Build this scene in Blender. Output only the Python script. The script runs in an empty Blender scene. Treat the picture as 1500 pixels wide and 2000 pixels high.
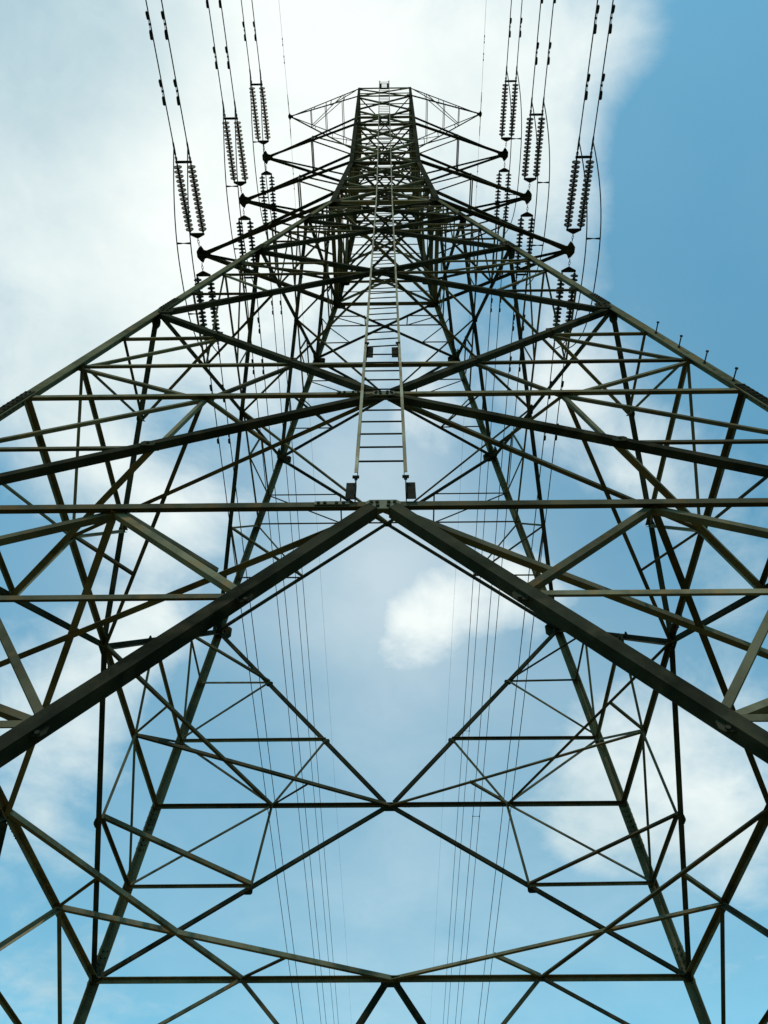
import bpy, math, random
from mathutils import Vector, Matrix
random.seed(7)
scene = bpy.context.scene
COL = scene.collection

# ------------------------------------------------------------------ camera
S = 4.6            # metres per survey unit (half width of the tower at the lowest beam)
EYE = 2.4          # camera height above the tower's base
PITCH, YAW = 0.9117, -0.0118
cam_data = bpy.data.cameras.new('camera')
cam = bpy.data.objects.new('camera', cam_data); COL.objects.link(cam)
cam_data.sensor_fit = 'VERTICAL'; cam_data.sensor_height = 36.0; cam_data.sensor_width = 27.0
cam_data.lens = 1601.74 / 2000 * 36.0
cam_data.clip_start = 0.05; cam_data.clip_end = 5000
_r = Vector((math.cos(YAW), -math.sin(YAW), 0)); _h = Vector((math.sin(YAW), math.cos(YAW), 0))
_f = _h * math.cos(PITCH) + Vector((0, 0, math.sin(PITCH))); _u = _r.cross(_f)
cam.matrix_world = Matrix(((_r.x, _u.x, -_f.x, 0.0127*S), (_r.y, _u.y, -_f.y, -1.9244*S), (_r.z, _u.z, -_f.z, EYE), (0, 0, 0, 1)))
scene.camera = cam

# ------------------------------------------------------------------ sky, sun, exposure
SUN_EL, SUN_ROT = math.radians(63), math.radians(196)
scene.view_settings.view_transform = 'Standard'
scene.view_settings.look = 'None'
scene.view_settings.exposure = 0.0
scene.view_settings.gamma = 1.0
scene.view_settings.use_curve_mapping = False

def pixel_dir(u, v):
    """direction of a point of the sky, given where the survey photograph saw it"""
    d = _f + _r*((u-750)/1601.74) + _u*((1000-v)/1601.74)
    return d.normalized()

def build_world():
    w = bpy.data.worlds.new('World'); scene.world = w; w.use_nodes = True
    nt = w.node_tree; N = nt.nodes; L = nt.links; N.clear()
    def nd(t, **k):
        n = N.new(t)
        for a, b in k.items(): setattr(n, a, b)
        return n
    def math_(op, a, b=None, c=None, clamp=False):
        n = nd('ShaderNodeMath', operation=op); n.use_clamp = clamp
        for i, x in enumerate((a, b, c)):
            if x is None: continue
            if isinstance(x, (int, float)): n.inputs[i].default_value = x
            else: L.new(x, n.inputs[i])
        return n.outputs[0]
    out = nd('ShaderNodeOutputWorld')
    tc = nd('ShaderNodeTexCoord')
    sky = nd('ShaderNodeTexSky', sky_type='NISHITA'); sky.sun_disc = False
    sky.sun_elevation = SUN_EL; sky.sun_rotation = SUN_ROT
    sky.air_density = 1.0; sky.dust_density = 0.6; sky.ozone_density = 1.0
    tint = nd('ShaderNodeMix', data_type='RGBA', blend_type='MULTIPLY'); tint.inputs[0].default_value = 1.0
    L.new(sky.outputs[0], tint.inputs[6]); tint.inputs[7].default_value = SKY_TINT
    bg_sky = nd('ShaderNodeBackground'); bg_sky.inputs[1].default_value = 0.12
    L.new(tint.outputs[2], bg_sky.inputs[0])
    # flat cloud layer: the view direction meets a plane overhead
    nrm = nd('ShaderNodeVectorMath', operation='NORMALIZE'); L.new(tc.outputs['Generated'], nrm.inputs[0])
    sep = nd('ShaderNodeSeparateXYZ'); L.new(nrm.outputs[0], sep.inputs[0])
    zz = math_('ADD', math_('MAXIMUM', sep.outputs[2], 0.0), 0.25)
    px = math_('DIVIDE', sep.outputs[0], zz); py = math_('DIVIDE', sep.outputs[1], zz)
    cmb = nd('ShaderNodeCombineXYZ'); L.new(px, cmb.inputs[0]); L.new(py, cmb.inputs[1])
    def fbm(scale, detail, rough, seed, dist=0.0):
        n = nd('ShaderNodeTexNoise'); n.inputs['Scale'].default_value = scale; n.inputs['Detail'].default_value = detail
        n.inputs['Roughness'].default_value = rough; n.inputs['Distortion'].default_value = dist
        a = nd('ShaderNodeVectorMath', operation='ADD'); L.new(cmb.outputs[0], a.inputs[0]); a.inputs[1].default_value = (seed, seed*1.7, seed*.3)
        L.new(a.outputs[0], n.inputs['Vector']); return n.outputs[0]
    big = fbm(3.4, 9.0, 0.56, 3.1, 0.5)
    fine = fbm(12.0, 6.0, 0.6, 8.4, 0.4)
    puff = fbm(5.0, 7.0, 0.55, 21.3, 0.3)
    veil = fbm(1.3, 3.0, 0.5, 11.0)
    def banks(lst):
        tot = None
        for u, v, deg, wgt in lst:
            d = pixel_dir(u, v)
            dp = nd('ShaderNodeVectorMath', operation='DOT_PRODUCT'); L.new(nrm.outputs[0], dp.inputs[0]); dp.inputs[1].default_value = d
            k = 1.0/(1-math.cos(math.radians(deg)))
            e = math_('MULTIPLY', math_('EXPONENT', math_('MULTIPLY', math_('SUBTRACT', dp.outputs['Value'], 1.0), k)), wgt)
            tot = e if tot is None else math_('ADD', tot, e)
        return tot
    cov = banks(CLOUD_BANKS)
    nz = math_('ADD', math_('MULTIPLY', math_('SUBTRACT', big, 0.5), 1.55), math_('MULTIPLY', math_('SUBTRACT', fine, 0.5), 0.62))
    dens = math_('ADD', math_('ADD', nz, cov), CLOUD_BASE)
    mr = nd('ShaderNodeMapRange', interpolation_type='SMOOTHSTEP'); L.new(dens, mr.inputs[0])
    mr.inputs[1].default_value = -0.45; mr.inputs[2].default_value = 0.62
    cloud = math_('MULTIPLY', mr.outputs[0], 0.97)
    # thin high veil everywhere
    vl = math_('ADD', math_('ADD', math_('MULTIPLY', veil, 0.16), VEIL), banks(VEIL_BANKS), clamp=True)
    fac = math_('MAXIMUM', cloud, vl)
    # cloud brightness: thick parts in front of the sun's bright side are whitest
    lit = banks(CLOUD_LIGHT)
    br = math_('ADD', math_('ADD', 0.77, math_('MULTIPLY', lit, 0.42)), math_('ADD', math_('MULTIPLY', math_('SUBTRACT', fine, 0.5), 0.30), math_('MULTIPLY', math_('SUBTRACT', puff, 0.5), 0.75)))
    mixc = nd('ShaderNodeMix', data_type='RGBA'); 
    mrb = nd('ShaderNodeMapRange'); L.new(br, mrb.inputs[0]); mrb.inputs[1].default_value = 0.5; mrb.inputs[2].default_value = 1.1
    L.new(mrb.outputs[0], mixc.inputs[0]); mixc.inputs[6].default_value = (0.47, 0.645, 0.715, 1); mixc.inputs[7].default_value = (0.99, 1.05, 1.01, 1)
    bg_cl = nd('ShaderNodeBackground'); L.new(mixc.outputs[2], bg_cl.inputs[0]); bg_cl.inputs[1].default_value = 1.0
    mx = nd('ShaderNodeMixShader'); L.new(fac, mx.inputs[0]); L.new(bg_sky.outputs[0], mx.inputs[1]); L.new(bg_cl.outputs[0], mx.inputs[2])
    L.new(mx.outputs[0], out.inputs[0])

SKY_TINT = (0.80, 1.80, 1.60, 1)
VEIL_BANKS = [(750, 1150, 10, .40), (700, 850, 8, .25), (250, 1150, 9, .2), (750, 1650, 12, .18), (1250, 1400, 9, .18), (150, 1750, 9, .16), (1330, 1750, 9, .16), (750, 1980, 11, .24), (1250, 820, 6, .1)]
CLOUD_BASE = -0.36
VEIL = -0.03
# (where in the photograph, spread in degrees, strength)
CLOUD_BANKS = [(60, 20, 9, .5), (200, 150, 15, .62), (560, 100, 11, .65), (950, 120, 8, .75), (1200, 40, 5, .42), (1170, 450, 4, .2), (1080, 330, 6, .55), (330, 520, 11, .6), (70, 480, 8, .45), (90, 760, 6, .42), (640, 480, 8, .4),
    (830, 1190, 4.0, .46), (950, 1150, 3.6, .48), (800, 1210, 3.0, .4), (750, 1300, 3.2, .36), (1040, 1200, 3, .25), (190, 330, 3.5, -.35), (110, 620, 3.5, -.3), (330, 860, 3, -.2), (930, 1740, 4, -.4), (1300, 1900, 5, -.1), (1040, 1140, 2.6, .35), (620, 1330, 5, -.25), (760, 1450, 4, -.2), (1235, 880, 4, .62), (1290, 980, 3, .35), (1110, 720, 3.5, .62), (1330, 620, 3.0, .3), (830, 790, 4.5, .45), (60, 1800, 8, .12), (1450, 1850, 8, .15),
    (1440, 1440, 5.5, .55), (1400, 1600, 4, .4), (1400, 1180, 3.5, .4), (1080, 1620, 4.5, .48), (1200, 1480, 5, .42), (110, 1400, 5, .55), (250, 1290, 3.5, .45), (330, 1190, 4, .42), (290, 1040, 3.5, .5), (170, 920, 4, .4), (400, 1000, 4, .3),
    (70, 1560, 4, .35), (90, 1950, 4, .32), (770, 1985, 2.6, .4), (620, 1930, 3, .15),
    (1400, 300, 8, -.7), (1330, 480, 5, -.45), (1490, 700, 5, -.3), (620, 1150, 4, -.15), (1180, 1060, 4, -.25), (60, 1080, 3, -.2)]
CLOUD_LIGHT = [(30, 20, 9, -.42), (250, 60, 6, -.25), (60, 760, 6, -.2), (60, 1700, 9, -.3), (750, 1990, 10, -.3), (220, 1950, 7, -.3), (1400, 1950, 8, -.3), (650, 150, 12, .62), (400, 520, 10, .5), (750, 1150, 9, .75), (700, 820, 7, .25), (900, 1150, 4, .5), (1110, 720, 5, .6), (1235, 900, 5, .5), (110, 1430, 7, .3), (1430, 1500, 7, .25), (970, 80, 7, .4), (300, 1040, 5, .45), (850, 790, 5, .3)]
build_world()

sl = bpy.data.lights.new('sun', 'SUN'); sl.energy = 2.6; sl.angle = math.radians(0.6); sl.color = (1.0, 0.88, 0.70)
so = bpy.data.objects.new('sun', sl); COL.objects.link(so)
_sd = Vector((math.sin(SUN_ROT)*math.cos(SUN_EL), math.cos(SUN_ROT)*math.cos(SUN_EL), math.sin(SUN_EL)))
so.rotation_euler = (-_sd).to_track_quat('-Z', 'Y').to_euler(); so.location = (0, 0, 80)

# ------------------------------------------------------------------ materials
def material(name, c1, c2, scale=3.0, rough=0.6, metallic=0.0, c3=None, bump=0.04, spec=0.0, vary=0.0, stretch=(1, 1, 1)):
    m = bpy.data.materials.new(name); m.use_nodes = True
    nt = m.node_tree; N = nt.nodes; L = nt.links
    b = N['Principled BSDF']
    geo = N.new('ShaderNodeNewGeometry')
    mp = N.new('ShaderNodeMapping'); mp.inputs['Scale'].default_value = stretch; L.new(geo.outputs['Position'], mp.inputs[0])
    n1 = N.new('ShaderNodeTexNoise'); n1.inputs['Scale'].default_value = scale; n1.inputs['Detail'].default_value = 6; n1.inputs['Roughness'].default_value = .65
    L.new(mp.outputs[0], n1.inputs['Vector'])
    cr = N.new('ShaderNodeValToRGB'); L.new(n1.outputs[0], cr.inputs[0])
    cr.color_ramp.elements[0].position = .35; cr.color_ramp.elements[0].color = (*c1, 1)
    cr.color_ramp.elements[1].position = .62; cr.color_ramp.elements[1].color = (*c2, 1)
    col = cr.outputs[0]
    if c3:
        n2 = N.new('ShaderNodeTexNoise'); n2.inputs['Scale'].default_value = scale*3.3; n2.inputs['Detail'].default_value = 8
        L.new(geo.outputs['Position'], n2.inputs['Vector'])
        mr = N.new('ShaderNodeMapRange'); L.new(n2.outputs[0], mr.inputs[0]); mr.inputs[1].default_value = .52; mr.inputs[2].default_value = .72
        mx = N.new('ShaderNodeMix'); mx.data_type = 'RGBA'; L.new(mr.outputs[0], mx.inputs[0]); L.new(col, mx.inputs[6]); mx.inputs[7].default_value = (*c3, 1)
        col = mx.outputs[2]
    if vary:
        oi = N.new('ShaderNodeObjectInfo'); hs = N.new('ShaderNodeHueSaturation')
        mr2 = N.new('ShaderNodeMapRange'); L.new(oi.outputs['Random'], mr2.inputs[0]); mr2.inputs[3].default_value = 1-vary; mr2.inputs[4].default_value = 1+vary
        L.new(mr2.outputs[0], hs.inputs['Value']); L.new(col, hs.inputs['Color']); col = hs.outputs[0]
    L.new(col, b.inputs['Base Color'])
    b.inputs['Roughness'].default_value = rough; b.inputs['Metallic'].default_value = metallic
    b.inputs['Specular IOR Level'].default_value = spec
    if bump:
        bp = N.new('ShaderNodeBump'); bp.inputs['Strength'].default_value = bump; bp.inputs['Distance'].default_value = .01
        n3 = N.new('ShaderNodeTexNoise'); n3.inputs['Scale'].default_value = scale*14; L.new(geo.outputs['Position'], n3.inputs['Vector'])
        L.new(n3.outputs[0], bp.inputs['Height']); L.new(bp.outputs[0], b.inputs['Normal'])
    return m
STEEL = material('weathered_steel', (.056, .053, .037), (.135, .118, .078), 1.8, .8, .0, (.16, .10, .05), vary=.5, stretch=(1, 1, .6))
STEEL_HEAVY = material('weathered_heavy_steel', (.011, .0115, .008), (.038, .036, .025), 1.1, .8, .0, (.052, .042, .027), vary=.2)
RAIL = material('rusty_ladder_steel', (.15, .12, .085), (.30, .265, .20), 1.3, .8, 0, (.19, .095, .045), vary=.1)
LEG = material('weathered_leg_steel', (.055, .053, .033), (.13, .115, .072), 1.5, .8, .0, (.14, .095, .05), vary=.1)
ZINC = material('galvanised_plate', (.09, .09, .065), (.15, .145, .11), 5, .6, 0, None, vary=.1)
BOLT = material('dark_bolt', (.022, .022, .018), (.045, .04, .03), 8, .6, 0, None)
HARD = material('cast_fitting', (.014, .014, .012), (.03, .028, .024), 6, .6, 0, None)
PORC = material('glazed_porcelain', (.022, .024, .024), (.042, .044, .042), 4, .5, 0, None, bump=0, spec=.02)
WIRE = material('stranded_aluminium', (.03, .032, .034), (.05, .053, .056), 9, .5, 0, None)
GRASS = material('field_grass', (.06, .075, .025), (.12, .11, .05), .6, .9, 0, (.15, .12, .07), bump=.4)
CONC = material('footing_concrete', (.30, .29, .27), (.42, .41, .38), 2, .85, 0, (.22, .21, .19), bump=.3)

# ------------------------------------------------------------------ helpers
def mesh_obj(name, verts, faces, mat, parent=None, smooth=False):
    me = bpy.data.meshes.new(name); me.from_pydata([tuple(v) for v in verts], [], faces); me.update()
    if smooth:
        for p in me.polygons: p.use_smooth = True
    me.materials.append(mat)
    o = bpy.data.objects.new(name, me); COL.objects.link(o)
    if parent: o.parent = parent
    return o
def tag(o, label, cat, group=None):
    o['label'] = label; o['category'] = cat
    if group: o['group'] = group
    return o
def empty(name, loc, label, cat, group=None):
    o = bpy.data.objects.new(name, None); COL.objects.link(o); o.location = loc; o.empty_display_size = .3
    return tag(o, label, cat, group)

class MB:
    """collects simple solids into one mesh"""
    def __init__(s): s.v = []; s.f = []
    def prism(s, base, ext):
        n = len(base); k = len(s.v)
        s.v += [Vector(p) for p in base] + [Vector(p)+ext for p in base]
        s.f.append(tuple(k+i for i in range(n))[::-1]); s.f.append(tuple(k+n+i for i in range(n)))
        for i in range(n):
            j = (i+1) % n; s.f.append((k+i, k+j, k+n+j, k+n+i))
    def angle(s, P, Q, b, t, N, off=0.0, flip=False):
        """an L-section bar from P to Q: one flange in the plane facing N, the other turned away from N along the lower edge"""
        P = Vector(P); Q = Vector(Q); u = (Q-P).normalized()
        n = (N - u*N.dot(u)).normalized(); v = n.cross(u)
        if v.z > 1e-4 or (abs(v.z) <= 1e-4 and v.x < 0): v = -v
        if flip: v = -v
        prof = [(-b/2, 0), (b/2, 0), (b/2, -b), (b/2-t, -b), (b/2-t, -t), (-b/2, -t)]
        s.prism([P + v*a + n*(c+off) for a, c in prof], Q-P)
    def tube(s, pts, r, seg=8, caps=True):
        pts = [Vector(p) for p in pts]; k = len(s.v); n = len(pts)
        rr = r if isinstance(r, (list, tuple)) else [r]*n
        for i, p in enumerate(pts):
            d = (pts[min(i+1, n-1)] - pts[max(i-1, 0)]).normalized()
            a = d.orthogonal() if abs(d.z) > .95 else d.cross(Vector((0, 0, 1)))
            a.normalize(); b = d.cross(a)
            for j in range(seg):
                th = 2*math.pi*j/seg; s.v.append(p + (a*math.cos(th)+b*math.sin(th))*rr[i])
        for i in range(n-1):
            for j in range(seg):
                j2 = (j+1) % seg; s.f.append((k+i*seg+j, k+i*seg+j2, k+(i+1)*seg+j2, k+(i+1)*seg+j))
        if caps:
            s.f.append(tuple(k+j for j in range(seg))[::-1]); s.f.append(tuple(k+(n-1)*seg+j for j in range(seg)))
    def box(s, c, x, y, z):
        c = Vector(c); s.prism([c - x/2 - y/2 - z/2, c + x/2 - y/2 - z/2, c + x/2 + y/2 - z/2, c - x/2 + y/2 - z/2], z)
    def hexbolt(s, c, n, r, h):
        n = n.normalized(); a = n.orthogonal().normalized(); b = n.cross(a)
        s.prism([Vector(c) + (a*math.cos(i*math.pi/3)+b*math.sin(i*math.pi/3))*r for i in range(6)], n*h)
    def build(s, name, mat, parent=None, smooth=False): return mesh_obj(name, s.v, s.f, mat, parent, smooth)

# ------------------------------------------------------------------ ground
def ground():
    n = 60; vs = []; fs = []
    for i in range(n+1):
        for j in range(n+1):
            a = (i/n*2-1); b = (j/n*2-1)
            x = math.copysign(abs(a)**3, a)*2500; y = math.copysign(abs(b)**3, b)*2500
            d2 = (x)**2+(y+11)**2
            z = .75*math.exp(-d2/30.0) + .12*math.sin(x*.21)*math.cos(y*.17)*(1 if d2 > 80 else d2/80) - .05
            vs.append((x, y, z))
    for i in range(n):
        for j in range(n):
            k = i*(n+1)+j; fs.append((k, k+n+1, k+n+2, k+1))
    g = mesh_obj('ground', vs, fs, GRASS, None, True); g['kind'] = 'structure'
ground()

# ------------------------------------------------------------------ the pylon
tower = empty('transmission_tower', (0, 0, 0), 'tall lattice steel transmission tower seen from its foot, four tapering legs and a central ladder', 'pylon')
HF, HA, HB, HC, HD, HE, HW, HN, HT = -.5, 1.2152, 1.8038, 2.6036, 3.7193, 4.5938, 5.19, 6.36, 9.06
W_WAIST = 1-.1673*(HW-HA); W_NECK = .257
def w(h):
    if h <= HW: return 1-.1673*(h-HA)
    if h <= HN: return W_WAIST + (W_NECK-W_WAIST)*(h-HW)/(HN-HW)
    return W_NECK
def Z(h): return h*S+EYE
# a face: 0 near (towards the camera), 1 right, 2 far, 3 left.   point (a, h): a = -1..1 times the half width
FN = [Vector((0, -1, 0)), Vector((1, 0, 0)), Vector((0, 1, 0)), Vector((-1, 0, 0))]
FT = [Vector((1, 0, 0)), Vector((0, 1, 0)), Vector((-1, 0, 0)), Vector((0, -1, 0))]
def fp(k, a, h):
    ww = w(h)*S
    return FN[k]*ww + FT[k]*(a*ww) + Vector((0, 0, Z(h)))
def fpx(k, x, h):     # in-face offset in survey units instead of a fraction
    return FN[k]*(w(h)*S) + FT[k]*(x*S) + Vector((0, 0, Z(h)))
def face_normal(k, h0, h1):
    d = (fp(k, 0, h1)-fp(k, 0, h0)).normalized(); return FT[k].cross(d).normalized() if FT[k].cross(d).dot(FN[k]) > 0 else -FT[k].cross(d).normalized()
_jit = 0
def bar(name, P, Q, b, N, off, mat=STEEL, parent=None, t=None, flip=False, cut=(0, 0)):
    global _jit
    _jit = (_jit+1) % 11
    P = Vector(P); Q = Vector(Q)
    if name == 'secondary_brace':      # hand-drilled pieces never line up exactly
        P.z += random.uniform(-.012, .012); Q.z += random.uniform(-.012, .012)
    u = (Q-P).normalized()
    P = P+u*cut[0]; Q = Q-u*cut[1]
    m = MB(); m.angle(P, Q, b, t or max(.006, b*.1), N, off + (_jit-5)*.0009, flip)
    return m.build(name, mat, parent or tower)
OUT, INN, SEC = .020, -.018, -.030

# legs: one bent angle each, heel outwards
for sx, sy in ((-1, -1), (1, -1), (1, 1), (-1, 1)):
    secs = [(HF, .135), (HC, .125), (HE, .12), (HW, .16), (HN, .145), (7.6, .12), (HT, .09)]
    m = MB()
    for (h0, b0), (h1, b1) in zip(secs, secs[1:]):
        P = Vector((sx*(w(h0)*S+.035), sy*(w(h0)*S+.035), Z(h0))); Q = Vector((sx*(w(h1)*S+.035), sy*(w(h1)*S+.035), Z(h1)))
        b = b0; t = .014
        prof = [(0, 0), (b, 0), (b, t), (t, t), (t, b), (0, b)]
        if sx*sy < 0: prof = prof[::-1]
        m.prism([P + Vector((-sx*a, -sy*c, 0)) for a, c in prof], Q-P + Vector((0, 0, .0)))
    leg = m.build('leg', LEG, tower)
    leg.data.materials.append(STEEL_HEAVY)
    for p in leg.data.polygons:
        if p.center.z > Z(HW): p.material_index = 1  # upper legs coloured darker, shade put into the steel to offset the sun
    # cover plates at the leg joints, with two rows of bolts
    for h0, h1 in ((HB-.17, HB+.02), (HC+.03, HC+.16), (HA-.02, HA+.10), (HD-.08, HD+.06), (HE-.07, HE+.07)):
        sp = MB(); bl = MB()
        for ax in (0, 1):
            P = Vector((sx*(w(h0)*S+.035), sy*(w(h0)*S+.035), Z(h0))); Q = Vector((sx*(w(h1)*S+.035), sy*(w(h1)*S+.035), Z(h1)))
            fn = Vector((sx, 0, 0)) if ax else Vector((0, sy, 0)); ft = Vector((0, -sy, 0)) if ax else Vector((-sx, 0, 0))
            c0 = P + ft*.008; c1 = P + ft*.115
            sp.prism([c0 + fn*.001, c1 + fn*.001, c1 + fn*.012, c0 + fn*.012], Q-P)
            nrow = max(4, int((Q-P).length/.085))
            for i in range(nrow):
                for q in (.035, .085):
                    bl.hexbolt(P + (Q-P)*((i+.5)/nrow) + ft*q + fn*.011, fn, .013, .014)
                    bl.hexbolt(P + (Q-P)*((i+.5)/nrow) + ft*q - fn*.013, -fn, .012, .012)
        s_ = sp.build('splice_plate', STEEL_HEAVY, leg); b_ = bl.build('bolts', BOLT, leg); b_['kind'] = 'stuff'
    ft_ = MB(); c = Vector((sx*w(HF)*S, sy*w(HF)*S, 0)); 
    ft_.prism([c + Vector((-.45, -.45, -.5)), c + Vector((.45, -.45, -.5)), c + Vector((.45, .45, -.5)), c + Vector((-.45, .45, -.5))], Vector((0, 0, .72)))
    ft_.build('footing', CONC, tower)

def gusset(k, a, h, sx_, sz, side=1, bolts=((0, 0),), off=.008):
    """a plate in the face plane with a few bolts through it"""
    N = face_normal(k, h-.05, h+.05); U = FT[k]; V = N.cross(U); V = V if V.z > 0 else -V
    c = fp(k, a, h) + N*(off*side)
    cx, cz = sx_/2, sz/2; ch = min(cx, cz)*.45
    poly = [(-cx, -cz+ch), (-cx+ch, -cz), (cx-ch, -cz), (cx, -cz+ch), (cx, cz-ch), (cx-ch, cz), (-cx+ch, cz), (-cx, cz-ch)]
    m = MB(); m.prism([c + U*x + V*y for x, y in poly], N*.010)
    g = m.build('gusset_plate', ZINC if k == 0 and len(bolts) > 6 else STEEL_HEAVY, tower)
    if bolts:
        mb = MB()
        for x, y in bolts:
            p = c + U*x + V*y
            mb.hexbolt(p + N*.0095, N, .016, .017); mb.hexbolt(p + N*.0005, -N, .016, .017)
        o = mb.build('bolts', BOLT, g); o['kind'] = 'stuff'
    return g

def corner_bits(h0, h1): return None

MB_, SB, HBM, PB = 'main_brace', 'secondary_brace', 'horizontal_beam', 'plan_brace'
Vslope = w(HF)/(HA-HF)
nb = [HA-.281*i for i in range(1, 6)]
for k in range(4):
    N1 = face_normal(k, HA, HB)
    # ---- lowest beam and the big inverted V below it
    hb = bar(HBM, fp(k, -1, HA), fp(k, 1, HA), .082, N1, .014, flip=True)
    for s in (-1, 1):
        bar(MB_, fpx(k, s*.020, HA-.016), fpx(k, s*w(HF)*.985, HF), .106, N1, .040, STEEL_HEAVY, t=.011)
        vx = lambda h: s*Vslope*(HA-h)
        for i, h in enumerate(nb):
            bar(SB, fpx(k, vx(h), h), fp(k, s, h), .055, N1, SEC, flip=True)
            g_ = gusset(k, (vx(h)+s*.004)/w(h), h-.020, .15, .11, 1, ((-.03, -.035), (.03, -.035)), .002)
            if i: bar(SB, fpx(k, vx(h), h), fp(k, s, nb[i-1]), .05, N1, SEC-.01)
        bar(SB, fp(k, s*.5, HA), fpx(k, vx(nb[0]), nb[0]), .062, N1, SEC-.006)
        bar(SB, fp(k, s*.5, HA), fp(k, s, nb[0]), .062, N1, SEC-.012)
        if k == 0: bar(SB, fp(k, s*.82, HA), fpx(k, vx(nb[1]), nb[1]), .055, N1, SEC-.018)
        # ---- inverted V between the first and second beam
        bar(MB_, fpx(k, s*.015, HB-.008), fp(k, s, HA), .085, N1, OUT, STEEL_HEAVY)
        hm = (HA+HB)/2; wd = w(HA)*.5
        bar(SB, fpx(k, s*wd, hm), fp(k, s, hm), .05, N1, SEC, flip=True)
        bar(SB, fp(k, s*.5, HB), fp(k, s, hm), .042, N1, SEC-.006)
        bar(SB, fp(k, s*.5, HB), fpx(k, s*wd, hm), .045, N1, SEC-.012)
        gusset(k, s*(wd+.01)/w(hm), hm-.012, .15, .11, -1, ((0, 0),), -.02)
        # ---- V between the second beam and the leg joint above
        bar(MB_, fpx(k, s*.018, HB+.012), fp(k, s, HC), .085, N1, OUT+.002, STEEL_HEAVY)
        h1, h2 = HB+(HC-HB)/3, HB+(HC-HB)*2/3; d1, d2 = w(HC)/3, w(HC)*2/3
        bar(SB, fpx(k, s*d1, h1), fp(k, s, h1), .052, N1, SEC, flip=True)
        bar(SB, fpx(k, s*d2, h2), fp(k, s, h2), .042, N1, SEC)
        bar(SB, fp(k, s*.5, HB), fpx(k, s*d1, h1), .042, N1, SEC-.006)
        bar(SB, fp(k, s*.5, HB), fp(k, s, h1), .042, N1, SEC-.012)
        bar(SB, fpx(k, s*d2, h2), fp(k, s, h1), .042, N1, SEC-.018)
        for hh, dd in ((h1, d1), (h2, d2)): gusset(k, s*dd/w(hh), hh, .13, .11, -1, ((0, 0),), -.02)
    bar(HBM, fp(k, -1, HB), fp(k, 1, HB), .068, N1, .014, flip=True)
    if k == 0: bar(SB, fpx(k, -d1, h1), fpx(k, d1, h1), .07, N1, SEC, flip=True)
    # beam joint covers and centre plates
    for h, q in ((HA, 1), (HB, .85)):
        gusset(k, 0, h-.006, .30*q, .16*q, 1, [(x*q, y*q) for x, y in ((-.10, .025), (.10, .025), (-.05, .025), (.05, .025), (-.045, -.035), (.045, -.035), (-.11, -.02), (.11, -.02))], .013)
        m = MB(); xs = -.095*w(h) if h == HA else -.085
        c = fpx(k, xs, h) + N1*.016
        m.box(c + N1*.006, FT[k]*.30, N1.cross(FT[k])*.056, N1*.008); sp = m.build('splice_plate', ZINC, hb)
        mb = MB()
        for x in (-.115, -.06, .04, .10): mb.hexbolt(c + FT[k]*x + N1*.010 - N1.cross(FT[k])*(.012 if N1.cross(FT[k]).z > 0 else -.012), N1, .015, .015)
        o = mb.build('bolts', BOLT, sp); o['kind'] = 'stuff'
    # ---- crossed bracing above
    panels = [(HC, HD, .088), (HD, HE, .092), (HE, HW, .092), (HW, 5.79, .09), (5.79, 6.38, .088), (6.38, 6.97, .085), (6.97, 7.557, .08), (7.557, 8.12, .068), (8.12, 8.69, .062), (8.69, HT, .05)]
    for i, (h0, h1_, b) in enumerate(panels):
        Np = face_normal(k, h0, h1_)
        for s in (-1, 1):
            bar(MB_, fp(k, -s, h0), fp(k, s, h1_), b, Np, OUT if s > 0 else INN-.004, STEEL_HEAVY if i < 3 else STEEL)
        t = w(h0)/(w(h0)+w(h1_)); hx = h0+(h1_-h0)*t
        bar(HBM, fp(k, -1, hx), fp(k, 1, hx), .042 if i < 4 else .036, Np, SEC-.012)
        gusset(k, 0, hx, .2 if i < 4 else .13, .14 if i < 4 else .1, 1, ((-.03, .02), (.03, .02), (0, -.03)) if i < 4 else (), .004)
        if 3 <= i < 8:        # close lacing of the narrow upper body
            for q in (.26, .76):
                hq = h0+(h1_-h0)*q; bar(SB, fp(k, -1, hq), fp(k, 1, hq), .03, Np, SEC-.02)
        if i < 3:
            hl = h0+(hx-h0)*.47; hu = hx+(h1_-hx)*.42
            al = w(h0)*(1-(hl-h0)/(hx-h0)); au = w(h1_)*((hu-hx)/(h1_-hx))
            for s in (-1, 1):
                bar(SB, fpx(k, s*al, hl), fp(k, s, hl), .038, Np, SEC)
                bar(SB, fpx(k, s*al, hl), fp(k, s, hx), .036, Np, SEC-.006)
                bar(SB, fpx(k, s*au, hu), fp(k, s, hu), .036, Np, SEC)
                xq = s*(au*.95)
                bar(SB, fpx(k, xq, hx), fp(k, s, hu), .034, Np, SEC-.006)
                bar(SB, fpx(k, xq, hx), fpx(k, s*au, hu), .034, Np, SEC-.02)
    for h, b in ((HW, .12), (5.52, .07), (6.38, .11), (6.635, .065), (7.557, .09), (7.826, .055), (8.69, .05), (HT-.004, .05)):
        Np = face_normal(k, h-.02, h+.02)
        bar(HBM, fp(k, -1, h), fp(k, 1, h), b, Np, .024)
    m = MB()
    for h, sz in ((HC, .36), (HD, .34), (HE, .32), (HW, .44), (5.52, .4), (5.79, .34), (6.38, .4), (6.635, .34), (6.97, .28), (7.557, .32), (8.12, .2), (8.69, .2)):
        for s in (-1, 1):
            gusset(k, s*(1-.055/w(h)*.6), h, sz*.62, sz*.8, 1, ((-.05, .05), (.04, .06), (-.05, -.05), (.03, -.06)) if h < HW else (), .037)

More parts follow.
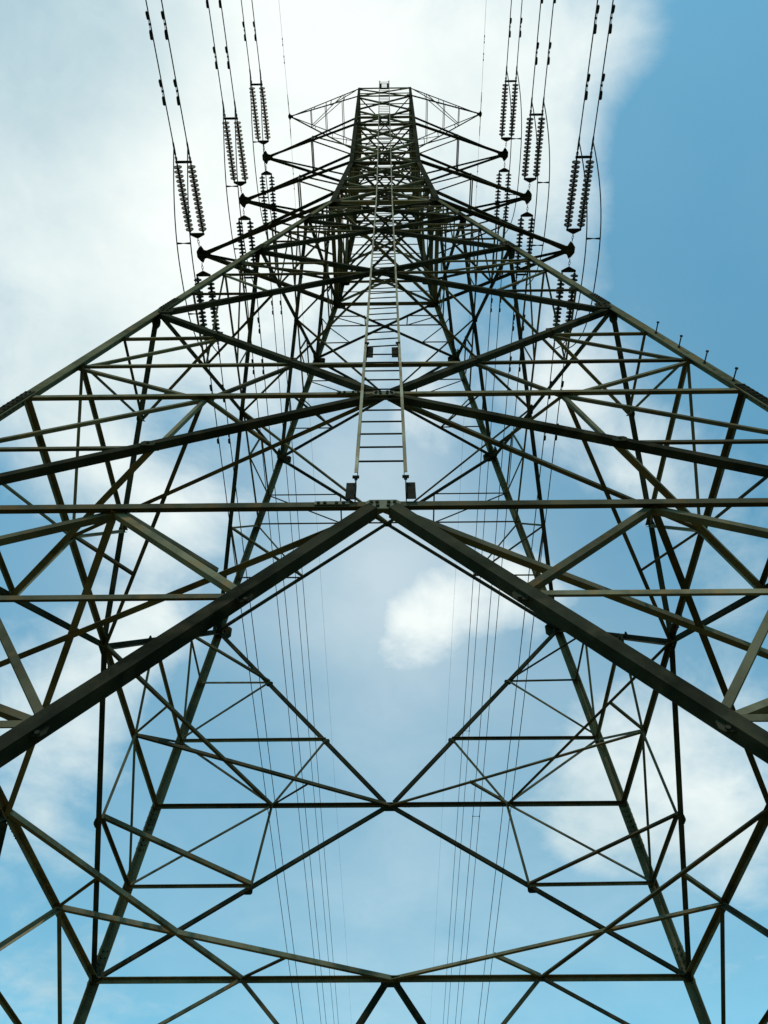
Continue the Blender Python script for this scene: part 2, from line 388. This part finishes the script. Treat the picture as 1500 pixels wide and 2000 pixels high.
# ---- braces inside the tower, level by level
DN = Vector((0, 0, -1))
def corner_pt(cx, cy, u, v, h):    # u, v: distance from the corner along the two faces, in half widths
    return Vector((cx*(1-u)*w(h)*S, cy*(1-v)*w(h)*S, Z(h)))
for cx, cy in ((-1, -1), (1, -1), (1, 1), (-1, 1)):
    for h, b in ((HA-.004, .066), (HB-.004, .052)):
        q = lambda u, v: corner_pt(cx, cy, u, v, h)
        bar(PB, q(1, .006), q(.006, .5), b, DN, .012)
        bar(PB, q(.006, 1), q(.5, .006), b, DN, .004)
        bar(PB, q(.5, .01), q(2/3, 1/6), b*.8, DN, -.012)
        bar(PB, q(.01, .5), q(1/6, 2/3), b*.8, DN, -.020)
    def hip(h, x, b=.06):              # links the braces of two neighbouring faces across the corner
        ww = w(h)
        P = Vector((cx*x*S, cy*(ww*S-.03), Z(h))); Q = Vector((cx*(ww*S-.03), cy*x*S, Z(h)))
        bar(PB, P, Q, b, DN, 0)
    hip((HA+HB)/2, w(HA)*.5, .066)
    hip(HB+(HC-HB)*2/3, w(HC)*2/3, .045)
    for h0, h1_ in ((HC, HD), (HD, HE)):
        t = w(h0)/(w(h0)+w(h1_)); hx = h0+(h1_-h0)*t; hl = h0+(hx-h0)*.47
        hip(hl, w(h0)*(1-.47), .045)
        # diamond between the crossing points of neighbouring faces
        ww = w(hx)*S
        bar(PB, (0, cy*(ww-.03), Z(hx)), (cx*(ww-.03), 0, Z(hx)), .045, DN, .005)
for h, b in ((HW, .08), (5.52, .06), (5.79, .06), (6.38, .075), (6.635, .06), (6.97, .055), (7.557, .065), (7.826, .05), (8.69, .045)):
    ww = w(h)*S
    bar(PB, (-ww, -ww, Z(h)-.01), (ww, ww, Z(h)-.01), b, DN, 0)
    bar(PB, (-ww, ww, Z(h)+.02), (ww, -ww, Z(h)+.02), b, DN, 0)

# ---- step bolts on the right near leg
for i in range(4):
    h = 1.852+i*.142
    p = Vector((w(h)*S+.035-.06, -(w(h)*S+.035), Z(h)))
    m = MB(); m.tube([p + Vector((0, .02, 0)), p + Vector((0, -.16, 0))], .009, 8); m.tube([p + Vector((0, -.155, 0)), p + Vector((0, -.17, 0))], .02, 8)
    m.tube([p + Vector((0, -.002, 0)), p + Vector((0, -.016, 0))], .018, 6)
    m.build('step_bolt', BOLT, tower)

# ---- ladder up the near face
LW = .207
hs = [1.3146, HW, HN, HT+.27]
def lad(s, h, out=.10): 
    p = fp(0, 0, min(h, HT)); p.z = Z(h); return p + Vector((s*LW - .02, -out, 0))
rm = MB()
for s in (-1, 1):
    for h0, h1_ in zip(hs, hs[1:]):
        P, Q = lad(s, h0), lad(s, h1_)
        u = (Q-P).normalized(); nx = Vector((s, 0, 0)); ny = nx.cross(u).normalized(); ny = ny if ny.y < 0 else -ny
        b, t = .042, .006
        prof = [(0, 0), (b*.75, 0), (b*.75, -t), (t, -t), (t, -b), (0, -b)]
        if s < 0: prof = prof[::-1]
        rm.prism([P + nx*a + ny*c for a, c in prof], Q-P + u*.0)
ladder = rm.build('ladder', RAIL, tower)
h = 1.369; i = 0; rung_me = None
while h < HT+.25:
    P, Q = lad(-1, h), lad(1, h); P.y += .012; Q.y += .012
    if 2.12 < h < 3.45: Q.z += .045
    if rung_me is None:
        m = MB(); m.tube([(-LW, 0, 0), (LW, 0, 0)], .0095, 8); r0 = m.build('rung', BOLT, ladder); rung_me = r0.data; r = r0
    else:
        r = bpy.data.objects.new('rung', rung_me); COL.objects.link(r); r.parent = ladder
    r.location = (P+Q)/2; r.rotation_euler = (0, -math.atan2(Q.z-P.z, Q.x-P.x), 0)
    h += .0698; i += 1
h1 = HB+(HC-HB)/3
for h in (HA, h1, HW, 6.38, 7.557, HT-.02):
    for s in (-1, 1):
        m = MB(); ins = 1 if h == HA else -1
        p = fp(0, 0, h) + Vector((s*(LW+.006) - .02 + (s*.05*ins), -.045, .03 if h == HA else .0))
        hh = {HA: .30, h1: .40}.get(h, .95)
        U = Vector((0, w(h+.01)*0 + .1673*.9, 1)).normalized()*hh if h <= HW else Vector((0, 0, hh))
        m.prism([p + Vector((-.042, 0, 0)), p + Vector((.042, 0, 0)), p + Vector((.042, .008, 0)), p + Vector((-.042, .008, 0))], U)
        e = p + Vector((s*(-.042)*ins, 0, 0))
        m.prism([e + Vector((-.004, -.05, 0)), e + Vector((.004, -.05, 0)), e + Vector((.004, .06, 0)), e + Vector((-.004, .06, 0))], U*1.12)
        bk = m.build('ladder_bracket', HARD, ladder)  # dark fitting colour stands in for shade on the brackets
        mb = MB(); top = e + U*1.08
        mb.hexbolt(top + Vector((0, -.05, 0)), Vector((s, 0, 0)), .016, .03); mb.hexbolt(top + Vector((0, -.05, 0)), Vector((-s, 0, 0)), .016, .03)
        mb.hexbolt(top + Vector((0, -.02, -.0)), Vector((0, -1, 0)), .016, .03)
        o = mb.build('bolts', BOLT, bk); o['kind'] = 'stuff'

# ---- cross arms
ARMS = [('low', 1.20, 5.235, HW, 5.52, .108), ('mid', 1.08, 6.35, 6.38, 6.635, .098), ('top', 1.046, 7.55, 7.557, 7.826, .088), ('earth', .974, 9.09, 8.69, HT, .052)]
TIPS = {}
for an, xt, ht, hb_, hu_, b in ARMS:
    for s in (-1, 1):
        T = Vector((s*xt*S, 0, Z(ht))); TIPS[an, s] = T
        m = MB(); q = .88 if an != 'earth' else .5
        poly = [(.13, -.10), (.13, .10), (.03, .24), (-.05, .30), (-.13, .15), (-.34, .10), (-.34, -.10), (-.13, -.15), (-.05, -.30), (.03, -.24)]
        pts = [T + Vector((s*x*q, y*q, -.012)) for x, y in poly]
        if s < 0: pts = pts[::-1]
        m.prism(pts, Vector((0, 0, .024)))
        m.prism([T + Vector((s*-.30*q, -.01, -.10*q)), T + Vector((s*.08*q, -.01, -.10*q)), T + Vector((s*.08*q, -.01, .12*q)), T + Vector((s*-.30*q, -.01, .16*q))], Vector((0, .02, 0)))
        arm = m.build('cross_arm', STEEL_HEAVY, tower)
        ch = {}
        for lev, hh in (('b', hb_), ('u', hu_)):
            for sy in (-1, 1):
                R = Vector((s*w(hh)*S, sy*w(hh)*S, Z(hh))); E = T + Vector((-s*.16*q, sy*.05*q, .03*q if lev == 'u' else -.02*q))
                bb = b if lev == 'b' else b*.8
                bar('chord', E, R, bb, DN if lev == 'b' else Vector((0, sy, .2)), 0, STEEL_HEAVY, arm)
                ch[lev, sy] = (E, R)
        at = lambda key, t: ch[key][0].lerp(ch[key][1], t)
        if an == 'earth':
            for lev in ('b', 'u'):
                for t in (.3, .52, .77): bar('strut', at((lev, -1), t), at((lev, 1), t), .03, DN, -.01, STEEL, arm)
                bar('strut', at((lev, 1), .3), at((lev, -1), .77), .03, DN, -.02, STEEL, arm)
            for sy in (-1, 1):
                for t in (.35, .6, .8): bar('strut', at(('b', sy), t), at(('u', sy), t), .028, Vector((0, sy, 0)), -.01, STEEL, arm)
                bar('strut', at(('b', sy), .6), at(('u', sy), .95), .028, Vector((0, sy, 0)), -.02, STEEL, arm)
        else:
            for lev, hh in (('b', hb_), ('u', hu_)):
                bar('strut', at((lev, -1), .5), at((lev, 1), .5), .045, DN, -.01, STEEL, arm)
                bar('strut', at((lev, -1), .5), Vector((s*w(hh)*S, 0, Z(hh))), .045, DN, -.02, STEEL, arm)
            for sy in (-1, 1):
                bar('strut', at(('b', sy), .5), at(('u', sy), .5), .04, Vector((0, sy, 0)), -.01, STEEL, arm)

# ------------------------------------------------------------------ insulators, conductors, jumpers
def lathe(prof, seg=14):
    vs = []; fs = []
    for r, y in prof:
        for j in range(seg):
            th = 2*math.pi*j/seg; vs.append((r*math.cos(th), y, r*math.sin(th)))
    for i in range(len(prof)-1):
        for j in range(seg):
            j2 = (j+1) % seg; fs.append((i*seg+j, i*seg+j2, (i+1)*seg+j2, (i+1)*seg+j))
    return vs, fs
PITCHD = .127; NDISC = 15
dv, df = lathe([(.014, -.062), (.036, -.060), (.042, -.035), (.042, -.018), (.072, -.012), (.108, .002), (.119, .016), (.118, .032), (.106, .030), (.094, .014), (.080, .030), (.066, .014), (.040, .026), (.016, .026), (.013, .066)])
disc_me = None
SLOPE = .09; DX_NEAR = -.012
LEVELN = {'low': 'lowest', 'mid': 'middle', 'top': 'uppermost'}
SIDEN = {-1: 'left', 1: 'right'}
SEP = .19
def line_pt(T, y, dx=0):
    """point on the straight pull from the arm tip, y metres along the line"""
    return Vector((T.x + (DX_NEAR*-y if y < 0 else -.004*y) + dx, y, T.z - SLOPE*abs(y)))
def place_disc(parent, p, d, first):
    global disc_me
    if disc_me is None:
        o = mesh_obj('disc', dv, df, PORC, parent, True); disc_me = o.data
    else:
        o = bpy.data.objects.new('disc', disc_me); COL.objects.link(o); o.parent = parent
    o.rotation_mode = 'QUATERNION'; o.rotation_quaternion = Vector((0, 1, 0)).rotation_difference(d); o.location = p
    return o
for an in ('low', 'mid', 'top'):
    for s in (-1, 1):
        T = TIPS[an, s]
        for e in (-1, 1):
            Y = lambda y, dx=0: line_pt(T, e*y, dx) - T
            d = (Y(2.0)-Y(1.0)).normalized()
            where = 'above the camera on the near side of' if e < 0 else 'on the far side of, seen through the lattice below,'
            lab = ('double string of dark porcelain discs pulling overhead from the %s %s cross arm' if e < 0 else 'double string of dark discs hanging behind the lattice beyond the %s %s cross arm') % (LEVELN[an], SIDEN[s])
            root = empty('insulator_set', T, lab, 'insulator', 'double insulator strings on the cross arms')
            # shackle chain
            m = MB()
            for j in range(3):
                c0, c1 = Y(.25+j*.085), Y(.25+j*.085+.11)
                a = Vector((1, 0, 0)) if j % 2 else Vector((0, 0, 1))
                loop = []
                for q in range(13):
                    th = 2*math.pi*q/12; loop.append((c0+c1)/2 + (c1-c0)/2*math.cos(th) + a*.026*math.sin(th))
                m.tube(loop, .008, 6, False)
            m.build('link_chain', HARD, root)
            up = Vector((0, 0, 1))
            # tower side yoke: a triangle; line side yoke: a bar
            m = MB(); A = Y(.50); B = Y(.60, -SEP-.03); B2 = Y(.66, -SEP-.03); C2 = Y(.66, SEP+.03); C_ = Y(.60, SEP+.03)
            m.prism([p - up*.012 for p in ([A + Vector((-.03, 0, 0)), A + Vector((.03, 0, 0)), C_, C2, B2, B])], up*.024)
            for x in (-SEP, SEP): m.tube([Y(.64, x), Y(.74, x)], .02, 8)
            m.build('yoke_plate', HARD, root)
            m = MB(); ye = .70+NDISC*PITCHD
            m.box(Y(ye+.08), Vector((2*SEP+.08, 0, 0)), d*.07, d.cross(Vector((1, 0, 0))).normalized()*.024)
            for x in (-SEP, SEP): m.tube([Y(ye-.02, x), Y(ye+.14, x)], .022, 8)
            m.build('yoke_bar', HARD, root)
            for x in (-SEP, SEP):
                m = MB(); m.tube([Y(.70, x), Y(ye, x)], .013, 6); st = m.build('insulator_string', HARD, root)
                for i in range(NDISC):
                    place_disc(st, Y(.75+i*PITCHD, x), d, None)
            # conductors
            y0 = ye+.14
            for x in (-SEP, SEP):
                inner = (x*s < 0)
                nm = ('inner' if inner else 'outer')
                lab = ('%s conductor of the %s %s pair, running overhead out of the top of the picture' if e < 0 else '%s conductor of the %s %s pair, running away beyond the tower') % (nm, LEVELN[an], SIDEN[s])
                base = Y(y0, x)
                cr = empty('conductor', T + base, lab, 'power line', 'twin conductors of the power line')
                def cp(y):     # y from the clamp, sagging away from the tower
                    yy = y0+y
                    p = line_pt(T, e*yy, x) - T; p.z += SLOPE*yy*yy/330.0*.9
                    return p - base
                ys = [0, .2, .6, 1, 2, 3, 4.5, 6, 8, 11, 15, 20, 27, 35, 45, 56, 70, 85, 100, 120, 145, 170]
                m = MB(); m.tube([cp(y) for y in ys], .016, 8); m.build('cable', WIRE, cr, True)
                m = MB()   # dead end clamp with its eye and the jumper lug
                m.tube([cp(-.02), cp(.12), cp(.14), cp(.42), cp(.5)], [.012, .014, .026, .026, .016], 8)
                lp = []
                for q in range(11):
                    th = 2*math.pi*q/10; lp.append(cp(.04+.055*math.cos(th)) + Vector((.028*math.sin(th), 0, 0)))
                m.tube(lp, .009, 6, False)
                m.build('dead_end_clamp', HARD, cr)
                for yd in ((1.75, 3.28) if an == 'low' else (1.75, 3.4)):
                    dm = MB(); c = cp(yd); dr = (cp(yd+.1)-cp(yd)).normalized(); dnv = Vector((.25*s, 0, -1)).normalized()
                    dm.box(c - dnv*(-.03), dr*.05, dnv*.09, dr.cross(dnv)*.03)
                    cc = c + dnv*.075
                    dm.tube([cc - dr*.30, cc + dr*.30], .007, 6)
                    dm.tube([cc - dr*.34, cc - dr*.32, cc - dr*.16, cc - dr*.12], [.03, .042, .036, .02], 8)
                    dm.tube([cc + dr*.10, cc + dr*.13, cc + dr*.25, cc + dr*.28], [.02, .034, .04, .03], 8)
                    dm.build('vibration_damper', HARD, cr)
                if e > 0 and inner:
                    for (a2, s2, yy) in (('top', 1, 30.5), ('mid', 1, 31.0), ('mid', -1, 30.0)):
                        if a2 == an and s2 == s:
                            sm = MB(); p = cp(yy); p2 = p + Vector((-2*x, 0, 0))
                            sm.tube([p, p2], .012, 6)
                            for pp in (p, p2): sm.tube([pp + Vector((0, -.05, 0)), pp + Vector((0, .05, 0))], .03, 8)
                            sm.build('spacer', HARD, cr)
        # jumper loops under the arm tip
        for x in (-SEP, SEP):
            inner = (x*s < 0)
            ye = .70+NDISC*PITCHD; yA, yB = -(ye+.50), ye+.50
            PA, PBt = line_pt(T, yA, x), line_pt(T, yB, x)
            D = 2.0 if x*s > 0 else 2.05
            pts = []
            n = 28
            for i in range(n+1):
                t = i/n; tt = 2*t-1
                sh = abs(tt)**2.6
                p = PA.lerp(PBt, t); p.z -= D*(1-sh); p.x += (.10 if s > 0 else .12)*(1-tt**4)
                p.y = PA.y*(1-t)+PBt.y*t + .42*math.sin(math.pi*tt)*0
                pts.append(p)
            mid = Vector(pts[n//2])
            o = empty('jumper_cable', mid, '%s jumper cable looping under the tip of the %s %s cross arm' % ('inner' if inner else 'outer', LEVELN[an], SIDEN[s]), 'cable', 'jumper loops under the arm tips')
            m = MB(); m.tube([p-mid for p in pts], .016, 8); m.build('cable', WIRE, o, True)
            if inner:
                for i in (int(n*.35), int(n*.66)):
                    sm = MB(); p = pts[i]-mid; p2 = p + Vector((-2*x, 0, 0))
                    sm.tube([p, p + (p2-p)*.2, p + (p2-p)*.5, p + (p2-p)*.8, p2], [.03, .026, .012, .026, .03], 8)
                    sm.build('spacer', HARD, o)
# earth wires
for s in (-1, 1):
    T = TIPS['earth', s]
    for e in (-1, 1):
        o = empty('earth_wire', T, ('thin earth wire rising overhead from the topmost %s arm tip' if e < 0 else 'thin earth wire running away beyond the topmost %s arm tip') % SIDEN[s], 'power line', 'earth wires at the tower top')
        f = lambda y: Vector(((DX_NEAR*y if e < 0 else -.004*y), e*y, -.05*y + .05*y*y/330*.9 - .02))
        m = MB(); m.tube([f(y) for y in (0, .5, 1, 2, 4, 8, 14, 22, 32, 45, 60, 80, 110, 150)], .0055, 6); m.build('cable', WIRE, o, True)
        m = MB(); m.tube([f(.1), f(.5), f(.55), f(.95)], [.014, .014, .02, .012], 6); m.build('dead_end_clamp', HARD, o)
        for yd in (2.4, 3.1):
            m = MB(); c = f(yd); m.tube([c + Vector((0, -.16, -.05)), c + Vector((0, -.08, -.05)), c + Vector((0, -.075, -.05)), c + Vector((0, .075, -.05)), c + Vector((0, .08, -.05)), c + Vector((0, .16, -.05))], [.02, .02, .006, .006, .02, .02], 6)
            m.box(c + Vector((0, 0, -.025)), Vector((.02, 0, 0)), Vector((0, .03, 0)), Vector((0, 0, .07))); m.build('vibration_damper', HARD, o)
